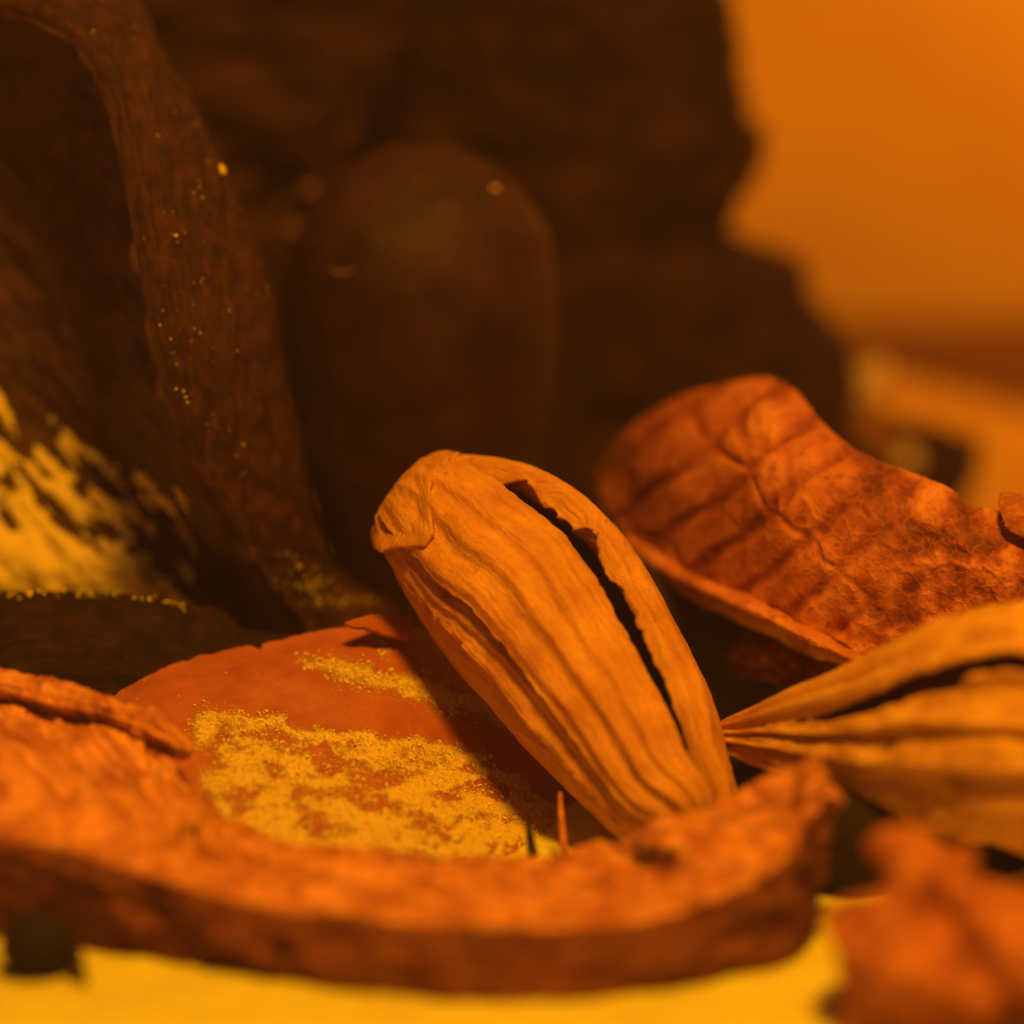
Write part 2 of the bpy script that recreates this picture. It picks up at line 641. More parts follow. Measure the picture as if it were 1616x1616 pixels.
def V(name, a0, a1, **kw):
    """angles given with + to the right of the picture"""
    if SGN > 0:
        return valve(name, fr, kw.pop('t0'), kw.pop('t1'), lambda x: a0(x), lambda x: a1(x), parent=pod, base=base, **kw)
    return valve(name, fr, kw.pop('t0'), kw.pop('t1'), lambda x: -a0(x), lambda x: -a1(x), parent=pod, base=base, **kw)


def lin(xs, ys):
    return lambda x: deg(float(np.interp(x, xs, ys)))


def right_fold(w, T):
    a = np.degrees(np.abs(w)) + 5 * perlin(np.stack([T * 5, 0 * T, 0 * T], -1))
    tuck = -0.45 * smooth(-a, -54, -46)
    crest = 0.20 * np.exp(-((a - 55) / 3.0) ** 2) - 0.60 * np.exp(-((a - 62) / 3.2) ** 2) + 0.15 * np.exp(-((a - 72) / 5.0) ** 2)
    flare = 0.62 * smooth(T, 0.14, 0.32) * (1 - smooth(T, 0.70, 1.0))
    return (tuck + crest) * smooth(T, 0.05, 0.25) + flare


def ridges(cent, wid, amp):
    """uneven lengthwise folds: each a crest with a steep left side"""
    def f(w, T):
        a = w * SGN
        out = 0 * a
        for c_, w_, k_ in zip(cent, wid, amp):
            u = (a - deg(c_) - 0.10 * perlin(np.stack([T * 2.2, 0 * T + c_, 0 * T], -1))) / deg(w_)
            out = out + k_ * np.where(u < 0, np.exp(-(u / 0.35) ** 2), np.exp(-(u / 1.0) ** 2))
        return out * (0.25 + 0.75 * smooth(T, 0.05, 0.35))
    return f


V('valve', lin([0, .12, .3, .6, 1], [-22, -26, -25, -24, -30]), lin([0, .1, .2, .3, .45, .8, 1], [56, 55, 50, 45, 42, 41, 40]),
  t0=0.03, t1=1.0, mat=M_POD, ribs=ridges([-17, 2, 18, 34], [12, 14, 11, 10], [.30, .42, .32, .25]), off=0.25, seed=1, scal=0.03, wob=0.06, curl=(0.16, -0.1), nphi=110, nt=170)
V('valve', lin([0, .3, .6, 1], [-54, -48, -46, -52]), lin([0, .3, 1], [-8, -10, -12]),
  t0=0.02, t1=1.0, mat=M_POD, ribs=ridges([-44, -34], [10, 8], [.25, .2]), off=-0.12, seed=2, scal=0.04, wob=0.05, curl=(0.22, 0), nphi=60, nt=160)
V('valve', lin([0, .5, 1], [-178, -178, -178]), lin([0, .5, 1], [-38, -34, -38]),
  t0=0.03, t1=1.0, mat=M_POD, ribs=ridges([-75, -95, -130], [12, 12, 20], [.2, .25, .2]), off=-0.42, seed=3, scal=0.02, nphi=80, nt=120)
V('valve', lin([0, .10, .20, .26, .31, .36, .42, .47, .55, .8, .93, 1], [38, 40, 42, 48, 53, 61, 59, 53, 51, 49, 45, 41]), lin([0, .5, 1], [124, 120, 122]),
  t0=0.02, t1=1.0, mat=M_POD, ribs=right_fold, off=0.10, seed=4,
  scal=0.042, wob=0.035, curl=(-0.12, 0), nphi=80, nt=260, efreq=17)
V('valve', lin([0, 1], [100, 100]), lin([0, 1], [190, 190]),
  t0=0.03, t1=1.0, mat=M_POD, ribs=fold(2.0, 0.2, 0.3), off=-0.35, seed=5, scal=0.02, nphi=50, nt=90)
# folded hood over the crown
hb_p = np.array([-100, -75, -55, -40, -26, -14, -7, 4, 16, 30, 45, 62, 76.0])
hb_t = np.array([.06, .09, .13, .18, .235, .285, .275, .22, .185, .165, .16, .15, .05])


def hood():
    c, t, nrm, side, r = fr
    n = len(c)
    npn, ntn = 90, 46
    ph = np.linspace(-100, 76, npn)
    tb_ = np.interp(ph, hb_p, hb_t) + 0.008 * fbm(np.stack([ph * 0.12, 0 * ph, 0 * ph], -1), 3, .7)
    q = np.linspace(0.02, 1, ntn)
    T = q[:, None] * tb_[None]
    k = T * (n - 1)
    ip = lambda a: np.stack([np.interp(k, np.arange(n), a[:, j]) for j in range(3)], -1)
    R = np.interp(k, np.arange(n), r)
    PHr = np.radians(ph)[None] * SGN + 0 * T
    env = smooth(R, 0, 1.6)
    fold_ = 0.20 * (saw(PHr * SGN * 2.1 + 0.15 + 0.1 * perlin(np.stack([T * 20, PHr, 0 * T], -1))) - .5)
    RR = R + (0.30 + fold_ + 0.05 * fbm(np.stack([T * 25, PHr * 4, 0 * T], -1), 3) + 0.32 * smooth(q, 0.70, 1)[:, None] * (smooth(ph, -70, -35) * smooth(-ph, -58, -15))[None] - 0.25 * smooth(-ph, 55, 95)[None]) * env
    G = ip(c) + RR[..., None] * (np.cos(PHr)[..., None] * ip(nrm) + np.sin(PHr)[..., None] * ip(side))
    Nv = normals(G)
    if (Nv * (G - ip(c))).sum() < 0:
        Nv = -Nv
    grid_mesh('folded_hood', G, M_POD, pod, base, thick=0.2, N=Nv)


hood()
# dark seed mass inside
c, t, nrm, side, r = fr
ph = np.linspace(0, 2 * math.pi, 40, endpoint=False)
rr = np.maximum(r - 1.0, 0.02)[:, None] * (1 + 0.08 * np.sin(ph * 3)[None] + 0.10 * fbm(np.stack([np.linspace(0, 9, len(r))[:, None] + 0 * ph, np.cos(ph)[None] * 2 + 0 * r[:, None], np.sin(ph)[None] * 2 + 0 * r[:, None]], -1), 3))
G = c[:, None] + rr[..., None] * (np.cos(ph)[None, :, None] * nrm[:, None] + np.sin(ph)[None, :, None] * side[:, None])
grid_mesh('seed_core', G[6:-4], M_SEED, pod, base, closed_j=True, N=(G - c[:, None])[6:-4])

# ---- the pod lying at the right
ax2 = [(1122, 1158, 155.0), (1150, 1164, 154.4), (1220, 1166, 153.0), (1310, 1168, 151.4), (1410, 1168, 149.8), (1520, 1160, 148.2), (1620, 1160, 147.0), (1720, 1180, 146.0), (1800, 1210, 145.2), (1850, 1235, 145.0), (1868, 1245, 145.0)]
hw2 = [6, 24, 45, 78, 122, 160, 183, 180, 140, 80, 4]
fr2 = sweep(ax2, hw2, 200)
base2 = np.array([fr2[0][100][0], fr2[0][100][1], 0.0])
pod2 = thing('seed_pod', 'ribbed tan seed pod lying on its side at the right edge with a gaping slit', 'seed pod', base2)
UP = 1.0 if fr2[3][100][2] > 0 else -1.0


def V2(name, a0, a1, **kw):
    return valve(name, fr2, kw.pop('t0'), kw.pop('t1'), lambda x: UP * a0(x), lambda x: UP * a1(x), parent=pod2, base=base2, **kw)


V2('valve', lin([0, .12, .3, .45, .65, 1], [26, 22, 24, 31, 37, 40]), lin([0, 1], [150, 150]), t0=0.0, t1=1.0, mat=M_POD_PALE,
   ribs=lambda w, T: 0.5 * np.abs(np.sin(np.abs(w) * 7.5 + 0.5 * perlin(np.stack([T * 5, 0 * T, 0 * T], -1)))), off=0.15, seed=11, scal=0.025, curl=(-0.1, 0), nphi=70, nt=150)
V2('valve', lin([0, 1], [-75, -75]), lin([0, .12, .3, .65, 1], [22, 18, 17, 27, 28]), t0=0.02, t1=1.0, mat=M_POD_PALE,
   ribs=lambda w, T: 0.5 * (saw(w * 2.3 + 0.1 + 0.5 * perlin(np.stack([T * 4, w, 0 * T], -1))) - .5) + 0.22 * fbm(np.stack([T * 9, w * 3, 0 * T], -1), 3), off=0.1, seed=12, scal=0.03, curl=(0, 0.1), nphi=90, nt=150)
V2('valve', lin([0, 1], [-215, -215]), lin([0, 1], [-66, -66]), t0=0.02, t1=1.0, mat=M_POD_PALE,
   ribs=fold(2.0, 0.3, 0.4), off=-0.15, seed=13, scal=0.03, nphi=70, nt=90)
c, t, nrm, side, r = fr2
rr = np.maximum(r - 1.0, 0.02)[:, None] * (1 + 0.1 * fbm(np.stack([np.linspace(0, 9, len(r))[:, None] + 0 * ph, np.cos(ph)[None] * 2 + 0 * r[:, None], np.sin(ph)[None] * 2 + 0 * r[:, None]], -1), 3))
G = c[:, None] + rr[..., None] * (np.cos(ph)[None, :, None] * nrm[:, None] + np.sin(ph)[None, :, None] * side[:, None])
grid_mesh('seed_core', G[8:-6], M_SEED, pod2, base2, closed_j=True, N=(G - c[:, None])[8:-6])

# ------------------------------------------------------------------ crinkled red leaf
rows = [
    [(935, 745, 176), (1000, 672, 173), (1085, 620, 170), (1190, 597, 167), (1250, 615, 165), (1290, 660, 163), (1345, 702, 161.5), (1425, 742, 160), (1500, 775, 158.5), (1530, 800, 158), (1616, 815, 157.5), (1720, 850, 157)],
    [(945, 765, 174), (1010, 735, 169.5), (1090, 700, 166), (1190, 680, 162.5), (1260, 690, 161), (1310, 720, 160), (1370, 755, 159), (1440, 795, 158), (1510, 830, 157), (1560, 860, 156.5), (1640, 890, 156), (1730, 920, 155.5)],
    [(960, 800, 172), (1030, 800, 167.5), (1110, 795, 163.5), (1200, 790, 160.5), (1270, 800, 159.2), (1330, 825, 158.2), (1390, 850, 157.5), (1460, 880, 157), (1530, 905, 156.4), (1590, 930, 156), (1660, 950, 155.6), (1740, 970, 155)],
    [(985, 832, 170), (1050, 878, 166), (1130, 918, 162.8), (1210, 952, 160.6), (1270, 983, 159.4), (1320, 1008, 158.6), (1370, 1038, 158), (1440, 1060, 157.4), (1510, 1075, 157), (1590, 1080, 156.6), (1680, 1080, 156), (1750, 1080, 155.5)],
]
g = patch(rows, 150, 240)
G = P(g)
wx = G * np.array([1, 1, 1.0])
uvx = g[..., 0] * 0.023
uvy = g[..., 1] * 0.023
rowf = np.linspace(0, 1, 150)[:, None] + 0 * uvx
colf = np.linspace(0, 1, 240)[None] + 0 * uvx
# slanting pleats with cross veins on the left, crumpled relief towards the right
warp = fbm(np.stack([uvx * .30, uvy * .30, 0 * uvx + 3], -1), 3)
pl = (uvx * 0.64 + uvy * 0.77) * 0.62 + warp * 0.16
v1 = np.abs((pl - np.floor(pl)) - 0.5) * 2
cell = 1 - smooth(v1, 0.55, 1.0)
pl2 = (uvx * 0.77 - uvy * 0.64) * 0.30 + warp * 0.5
v2 = np.abs((pl2 - np.floor(pl2)) - 0.5) * 2
cell = cell * (1 - 0.6 * smooth(v2, 0.75, 1.0))
crump = fbm(np.stack([uvx * .55, uvy * .55, 0 * uvx + 8], -1), 5, 0.6)
soft = fbm(np.stack([uvx * .45, uvy * .45, 0 * uvx + 21], -1), 3, 0.5)
lf = 1 - smooth(colf, 0.42, 0.66)
spine = np.exp(-((g[..., 0] - np.interp(g[..., 1], [600, 700, 800, 930], [1185, 1200, 1250, 1340])) / 55.0) ** 2)
net = 1 - 2 * np.abs(fbm(np.stack([uvx * .9, uvy * .5, 0 * uvx + 31], -1), 2))
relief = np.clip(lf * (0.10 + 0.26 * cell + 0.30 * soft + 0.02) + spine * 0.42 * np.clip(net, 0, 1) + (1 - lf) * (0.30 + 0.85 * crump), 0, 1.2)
G = displace(G, lf * (0.20 * cell + 0.05 * crump) * smooth(rowf, 0.0, 0.12) + spine * 0.12 * net * smooth(rowf, 0, .1) + (1 - lf) * 0.20 * crump * (0.3 + 0.7 * smooth(rowf, 0.0, 0.15)) + 0.25 * fbm(np.stack([uvx * .2, uvy * .2, 0 * uvx], -1), 2))
base = np.array([G[100, 120, 0], G[100, 120, 1], 0.0])
leaf = thing('curled_leaf', 'crinkled dark red leaf with raised veins arching behind the two seed pods', 'leaf', base)
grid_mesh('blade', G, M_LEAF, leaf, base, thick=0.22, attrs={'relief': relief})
# rolled lower margin with its dark underside
top_edge = g[-1, :150]
roll = []
for a, (dy, dd) in enumerate([(0, 0.1), (9, -1.0), (24, -1.5), (40, -0.9), (48, 1.2), (44, 4.0)]):
    rr_ = top_edge.copy()
    kf = 1 - 0.75 * smooth(np.linspace(0, 1, 150), 0.62, 1.0)
    rr_[:, 1] += dy * kf
    rr_[:, 2] += dd * kf
    roll.append(rr_)
gr = spline(np.stack(roll), 50)
Gr = P(gr)
Gr = displace(Gr, 0.10 * fbm(gr[..., :] * [0.02, 0.03, 0.1], 4))
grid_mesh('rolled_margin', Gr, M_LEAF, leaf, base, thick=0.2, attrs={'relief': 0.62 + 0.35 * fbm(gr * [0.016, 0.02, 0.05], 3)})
und = [[(1060, 930, 167), (1150, 985, 165), (1230, 1002, 163), (1300, 1020, 161), (1365, 1052, 159.2)],
       [(1090, 990, 166.5), (1170, 1020, 164), (1240, 1040, 162), (1300, 1055, 160.6), (1368, 1068, 159.4)],
       [(1120, 1050, 166), (1190, 1070, 163.6), (1250, 1085, 161.8), (1310, 1098, 160.4), (1372, 1095, 159.4)]]
gu = patch(und, 50, 80)
Gu = displace(P(gu), 0.35 * fbm(gu * [0.03, 0.03, 0.1], 5, 0.6))
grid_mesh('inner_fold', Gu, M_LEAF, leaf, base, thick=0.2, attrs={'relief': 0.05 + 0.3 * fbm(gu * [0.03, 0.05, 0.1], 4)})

# small torn flake at the right edge, on the leaf
fl = patch([[(1578, 776, 157.2), (1610, 779, 157), (1660, 790, 156.5)], [(1576, 800, 156.6), (1612, 806, 156.4), (1665, 815, 156)], [(1590, 835, 156.2), (1620, 850, 156), (1670, 850, 155.6)]], 24, 40)
Gf = displace(P(fl), 0.12 * fbm(fl * [0.05, 0.05, 0.1], 4))
o = grid_mesh('torn_flake', Gf, M_RED, base=P([1620, 850, 156]), thick=0.35)
tag(o, 'small torn reddish flake standing up at the far right edge on the red leaf', 'flake')

# ------------------------------------------------------------------ smooth peel with powder
rows = [
    [(165, 1112, 156.5), (205, 1082, 158), (280, 1043, 159), (345, 1028, 159.3), (402, 1017, 159.5), (414, 1018, 159.5), (480, 1001, 159.8), (550, 988, 160), (620, 985, 161), (680, 1000, 162), (760, 1060, 163), (840, 1130, 164)],
    [(180, 1140, 155), (240, 1108, 156), (310, 1088, 156.8), (365, 1078, 157), (410, 1072, 157.2), (440, 1070, 157.3), (500, 1062, 157.5), (570, 1055, 158), (650, 1060, 158.8), (720, 1085, 160), (800, 1140, 161), (890, 1200, 162)],
    [(210, 1210, 152.5), (280, 1185, 153.5), (350, 1170, 154.2), (410, 1165, 154.6), (450, 1162, 154.8), (490, 1160, 155), (550, 1162, 155.2), (620, 1168, 155.6), (690, 1182, 156.4), (770, 1210, 157.6), (850, 1250, 158.6), (950, 1290, 159)],
    [(250, 1290, 150), (330, 1276, 150.8), (390, 1268, 151.3), (440, 1266, 151.6), (480, 1266, 151.8), (530, 1268, 152), (600, 1274, 152.3), (660, 1284, 152.8), (730, 1298, 153.4), (800, 1316, 154.2), (890, 1335, 155), (1000, 1350, 155.5)],
    [(290, 1375, 148), (360, 1368, 148.6), (420, 1364, 149), (470, 1364, 149.2), (510, 1364, 149.4), (560, 1366, 149.6), (620, 1370, 149.8), (680, 1376, 150.2), (750, 1380, 150.6), (820, 1385, 151), (910, 1388, 151.4), (1020, 1395, 152)],
]
g = patch(rows, 150, 260)
# torn step in the upper margin near px 410
top = np.linspace(1, 0, 150)[:, None] ** 14
g[..., 1] += top * (5.0 * smooth(g[..., 0], 392, 408) - 9.0 * smooth(g[..., 0], 408, 414) + 4 * smooth(g[..., 0], 414, 470))
g[..., 1] += top * 2.0 * fbm(g * [0.03, 0.0, 0.0], 4, 0.6)
G = P(g)
G = displace(G, 0.10 * fbm(G * 0.35, 4) + 0.02 * fbm(G * 2.2, 3))


def powder_mask(x, y):
    w = 13 * fbm(np.stack([x * 0.022, y * 0.03, 0 * x], -1), 4, 0.6)
    y = y + w
    e1 = np.interp(x, [285, 305, 420, 560, 700, 800, 880], [1124, 1112, 1132, 1152, 1168, 1215, 1262])
    a = smooth(y, e1 - 8, e1 + 14) * smooth(x, 285, 320)
    left = np.interp(y, [1110, 1170, 1300], [300, 285, 350])
    a = a * smooth(x, left - 8, left + 14)
    gap = 0.72 * smooth(fbm(np.stack([x * 0.011, y * 0.034, 0 * x + 5], -1), 5, .62) - 0.30 * smooth(y, 1215, 1300), -0.40, 0.45) * smooth(y, e1 + 8, e1 + 30)
    a = a * (1.0 - gap)
    yc = np.interp(x, [465, 520, 600, 680, 760, 840], [1035, 1050, 1072, 1092, 1112, 1165])
    wd = np.interp(x, [460, 480, 540, 640, 720, 850], [0.1, 5, 15, 20, 20, 8])
    b = smooth(wd - np.abs(y - yc), -14, 10) * smooth(x, 462, 480) * 0.8
    c_ = smooth(8 - np.abs(x - 594 - (y - 1000) * 0.3), -8, 8) * smooth(y, 1000, 1010) * (1 - smooth(y, 1030, 1050)) * 0.5
    return np.clip(np.maximum(np.maximum(a, b), c_), 0, 1)


pm = powder_mask(g[..., 0], g[..., 1])
base = np.array([G[80, 130, 0], G[80, 130, 1], 0.0])
peel = thing('peel_piece', 'smooth brown peel piece dusted with pale powder left of the leaning pod', 'peel', base)
grid_mesh('skin', G, M_PEEL, peel, base, thick=0.55, attrs={'powder': pm})
# torn flap on its upper margin
fl = patch([[(543, 983, 158.4), (575, 973, 158.9), (605, 968, 159.6), (650, 975, 160.4)], [(548, 983, 158.3), (577, 980, 158.7), (606, 981, 159.3), (650, 990, 160.2)], [(558, 986, 158.2), (580, 990, 158.4), (606, 999, 158.7), (650, 1010, 159.6)]], 20, 40)
grid_mesh('torn_flap', displace(P(fl), 0.05 * fbm(fl * [0.05, 0.05, 0.1], 3)), M_PEEL, peel, base, thick=0.15, attrs={'powder': 0 * fl[..., 0]})


def grains(name, pts, nrm, size, mat, parent, base, stretch=1.6, seed=1):
    """many tiny powder grains joined as one part"""
    rg = np.random.default_rng(seed)
    n = len(pts)
    oc = np.array([(1, 0, 0), (-1, 0, 0), (0, 1, 0), (0, -1, 0), (0, 0, 1), (0, 0, -1.0)])
    of = np.array([(0, 2, 4), (2, 1, 4), (1, 3, 4), (3, 0, 4), (2, 0, 5), (1, 2, 5), (3, 1, 5), (0, 3, 5)])
    A = rg.normal(size=(n, 3, 3))
    Q, _ = np.linalg.qr(A)
    sz = size * rg.lognormal(0, 0.42, (n, 1, 1))
    sc = np.stack([np.ones(n), np.ones(n), stretch * np.ones(n)], -1)[:, None] * rg.uniform(.6, 1.3, (n, 1, 3))
    V_ = (oc[None] * sc) @ Q * sz + (pts + nrm * sz[:, 0] * 0.5)[:, None]
    F_ = of[None] + (np.arange(n) * 6)[:, None, None]
    o = mesh_from(name, V_.reshape(-1, 3), F_.reshape(-1, 3), mat, parent, base, smooth_shade=False)
    o['kind'] = 'stuff'
    return o


Ng = face_cam(G, normals(G))
fi = RNG.integers(0, 148, 60000)
fj = RNG.integers(0, 258, 60000)
fa, fb = RNG.random(60000)[:, None], RNG.random(60000)[:, None]
pts = G[fi, fj] * (1 - fa) * (1 - fb) + G[fi + 1, fj] * fa * (1 - fb) + G[fi, fj + 1] * (1 - fa) * fb + G[fi + 1, fj + 1] * fa * fb
clump = fbm(pts * 4.2, 3, 0.7)
keep = pm[fi, fj] * (0.55 + 1.3 * clump) > RNG.random(60000) * 1.0
keep |= (pm[fi, fj] > 0.03) & (pm[fi, fj] + 0.35 * clump > 0.12) & (RNG.random(60000) < 0.10)
keep |= RNG.random(60000) < 0.0015
grains('powder', pts[keep], Ng[fi, fj][keep], 0.026, M_POWDER, peel, base, 1.7, 2)

# ------------------------------------------------------------------ big dried slice in the foreground
XS = [-140, -40, 100, 220, 300, 345, 450, 650, 900, 1000, 1150, 1250, 1300]
tbk = [(-140, 1095, 152), (-40, 1100, 151.5), (100, 1130, 150.8), (220, 1168, 149.9), (295, 1215, 148.5), (345, 1275, 147), (450, 1322, 146), (650, 1343, 145.4), (900, 1343, 145.2), (1000, 1318, 145.5), (1150, 1256, 145.6), (1255, 1208, 145), (1310, 1176, 144.2)]
tft = [(-140, 1270, 143), (-40, 1300, 142.4), (100, 1332, 141.4), (220, 1368, 140.3), (300, 1392, 139.6), (345, 1404, 139.2), (450, 1427, 138.6), (650, 1450, 138), (900, 1450, 138), (1000, 1441, 138.3), (1150, 1404, 139.2), (1256, 1326, 141.2), (1312, 1194, 143.8)]
bft = [(-140, 1462), (-40, 1478), (100, 1496), (220, 1514), (300, 1529), (345, 1538), (450, 1557), (650, 1582), (870, 1590), (980, 1580), (1100, 1562), (1235, 1530), (1276, 1500)]
bft = [(x, y, ground_d(y) - 0.02) for x, y in bft]
bbk = [(x, y + 175, d + 0.3) for x, y, d in tbk]
loops = []
for i in range(len(XS)):
    a, b, c_, d_ = [np.array(q[i], float) for q in (tbk, tft, bft, bbk)]
    Aw, Bw, Cw, Dw = P(a), P(b), P(c_), P(d_)
    Dw[2] = max(Dw[2], 0.3)
    Cw[2] = max(Cw[2], 0.05)
    # rounded section: back-top, across the top, over the front edge, down the front, underside
    L = []
    for q in np.linspace(0, 0.94, 9):
        m_ = Aw * (1 - q) + Bw * q
        m_ = m_ + np.array([0, 0, -0.5 * math.sin(q * math.pi)])
        L.append(m_)
    L.append(Bw * 0.97 + Cw * 0.03 + [0, 0.05, -0.02])
    for q in np.linspace(0.1, 0.92, 8):
        m_ = Bw * (1 - q) + Cw * q
        L.append(m_ + np.array([0, -0.35 * math.sin(q * math.pi), 0]))
    L.append(Cw * 0.96 + Dw * 0.04)
    for q in np.linspace(0.2, 1, 4):
        L.append(Cw * (1 - q) + Dw * q)
    L.append(Dw * 0.5 + Aw * 0.5)
    loops.append(np.array(L))
Lp = np.stack(loops)                         # stations x section
Lp = spline(Lp, 220)
sec = np.stack([spline(l, 90, closed=True) for l in Lp])
cen = sec.mean(1, keepdims=True)
# close the ends by shrinking the last stations
ends = np.minimum(np.linspace(0, 30, 220), np.linspace(30, 0, 220))
kk = np.sqrt(np.clip(ends / 0.9, 0.0, 1))[:, None, None]
sec = cen + (sec - cen) * np.maximum(kk, 0.02)
Ns = normals(sec, True)
if (Ns * (sec - cen)).sum() < 0:
    Ns = -Ns
st = fbm(np.stack([sec[..., 0] * 0.12, sec[..., 1] * 0.9, sec[..., 2] * 0.9], -1), 4, 0.6)
sec = sec + Ns * (0.34 * st + 0.30 * fbm(sec * 0.55, 5, 0.6))[..., None]
# pits in the surface
pxs = to_px(sec)
for (qx, qy, rad, dep) in [(292, 1312, 26, .7), (1032, 1352, 40, 1.1), (440, 1500, 20, .5), (985, 1340, 26, .4), (640, 1350, 40, .3), (210, 1250, 25, .3)]:
    dd = np.hypot(pxs[..., 0] - qx, (pxs[..., 1] - qy) * 1.7) / rad
    vis = ((CAM - sec) * Ns).sum(-1) > 0
    sec = sec - Ns * (dep * np.exp(-dd ** 2) * vis)[..., None]
base = np.array([0.0, P(np.array(tft[7], float))[1], 0.0])
slc = thing('dried_slice', 'large curved orange dried slice with dark rind lying across the foreground', 'dried slice', base)
# section indices: front edge sits near sample 9/23 of the loop
jf = int(90 * 9.3 / 23)
jb = int(90 * 18.5 / 23)


shade_stain = np.zeros(sec.shape[:2])  # darkness of the pits painted on as spots, besides dirt blotches
pxs = to_px(sec)
for (qx, qy, sx_, sy_, k_) in [(292, 1312, 24, 9, .9), (1034, 1352, 42, 17, 1.0), (985, 1338, 40, 9, .6), (440, 1502, 16, 14, .8), (640, 1352, 60, 7, .35), (210, 1240, 12, 10, .4), (150, 1240, 12, 8, .3),
                               (1000, 1310, 50, 8, .5), (1130, 1290, 40, 7, .4), (330, 1260, 12, 22, .45), (95, 1410, 30, 20, .3), (740, 1470, 40, 14, .3), (1180, 1440, 30, 40, .3), (560, 1540, 60, 10, .3), (1260, 1240, 10, 40, .4)]:
    wob_ = 0.5 * fbm(sec * 1.1, 3)
    dd = np.hypot((pxs[..., 0] - qx) / sx_, (pxs[..., 1] - qy) / sy_) + wob_
    shade_stain = np.maximum(shade_stain, k_ * (1 - smooth(dd, 0.6, 1.3)))
shade_stain *= ((CAM - sec) * Ns).sum(-1) > 0


def strip_mesh(name, sub, Nsub, mat, st_):
    return grid_mesh(name, sub, mat, slc, base, N=Nsub, attrs={'shade_stain': st_})


strip_mesh('cut_face', sec[:, :jf + 1], Ns[:, :jf + 1], M_SLICE, shade_stain[:, :jf + 1])
strip_mesh('rind', np.concatenate([sec[:, jf:], sec[:, :1]], 1), np.concatenate([Ns[:, jf:], Ns[:, :1]], 1), M_RIND, np.concatenate([shade_stain[:, jf:], shade_stain[:, :1]], 1))


def flat_sweep(name, ax_, hw_, depth, mat, parent, base_, seed, rough=0.12, n=90, m=36, freq=0.7, lift=None):
    c, t, nrm, side, r = sweep(ax_, hw_, n)
    ph_ = np.linspace(0, 2 * math.pi, m, endpoint=False)
    G_ = c[:, None] + r[:, None, None] * (np.cos(ph_)[None, :, None] * nrm[:, None] * depth + np.sin(ph_)[None, :, None] * side[:, None])
    Nn = G_ - c[:, None]
    Nn /= np.linalg.norm(Nn, axis=-1, keepdims=True) + 1e-9
    st_ = fbm(np.stack([np.linspace(0, n * 0.03, n)[:, None] + 0 * ph_, np.cos(ph_)[None] * 2.2 + 0 * r[:, None], np.sin(ph_)[None] * 2.2 + seed + 0 * r[:, None]], -1), 4, 0.6)
    env = smooth(r, 0, 0.8)[:, None]
    G_ = G_ + Nn * ((rough * st_ + rough * 0.6 * fbm(G_ * freq + seed, 4)) * env)[..., None]
    return grid_mesh(name, G_, mat, parent, base_, closed_j=True, N=Nn)


flat_sweep('raised_rim', [(-120, 1070, 152.6), (0, 1082, 152.2), (100, 1106, 151.8), (190, 1132, 151.3), (245, 1155, 150.8), (285, 1180, 150.2), (300, 1190, 150)],
           [24, 25, 26, 26, 26, 18, 3], 1.9, M_SLICE, slc, base, 4, 0.30, 160, 48, 1.5)

# ------------------------------------------------------------------ folded peel at the lower right
rows = [
    [(1318, 1430, 136.6), (1362, 1390, 136.2), (1400, 1352, 136.2), (1440, 1340, 136.2), (1482, 1362, 136.6), (1535, 1398, 136.4), (1640, 1396, 135.4), (1740, 1400, 134)],
    [(1302, 1440, 134.6), (1378, 1415, 132.6), (1432, 1395, 132.2), (1490, 1428, 134.2), (1560, 1436, 132.6), (1640, 1440, 131.4), (1740, 1450, 130)],
    [(1310, 1480, 133), (1380, 1488, 131.2), (1440, 1498, 130.4), (1500, 1512, 129.6), (1560, 1520, 129), (1640, 1520, 128.4), (1740, 1520, 127.6)],
    [(1320, 1504, 132.6), (1372, 1535, 130.6), (1440, 1556, 129.6), (1505, 1578, 128.8), (1572, 1588, 128.2), (1640, 1562, 127.8), (1740, 1540, 127)],
    [(1322, 1560, 132.9), (1362, 1600, 131.8), (1440, 1620, 131), (1510, 1622, 130.4), (1575, 1606, 129.8), (1645, 1580, 129.6), (1745, 1560, 129)],
    [(1330, 1660, 133.0), (1372, 1668, 132.8), (1440, 1672, 132.6), (1510, 1660, 132.4), (1580, 1640, 132.6), (1650, 1610, 133), (1750, 1580, 134)],
]
g = patch(rows, 110, 110)
G = P(g)
G = displace(G, 0.30 * fbm(G * 0.30, 4, 0.45) + 0.35 * perlin(G * 0.2 + 4))
Nf = face_cam(G, normals(G))
u_ = (g[..., 0] - 1440) * 0.66 - (g[..., 1] - 1390) * 0.75 + 8 * fbm(G * 0.2, 2)
G = G + Nf * (0.95 * np.where(u_ < 0, np.exp(-(u_ / 16) ** 2), np.exp(-(u_ / 60) ** 2)) - 0.5 * np.exp(-((u_ + 46) / 30) ** 2))[..., None]
G[..., 2] = np.maximum(G[..., 2], 0.65)
o = grid_mesh('folded_peel', G, M_RED, base=[G[..., 0].mean(), G[..., 1].mean(), 0], thick=0.6)
tag(o, 'blurred reddish folded peel piece in the lower right corner on the table', 'peel')

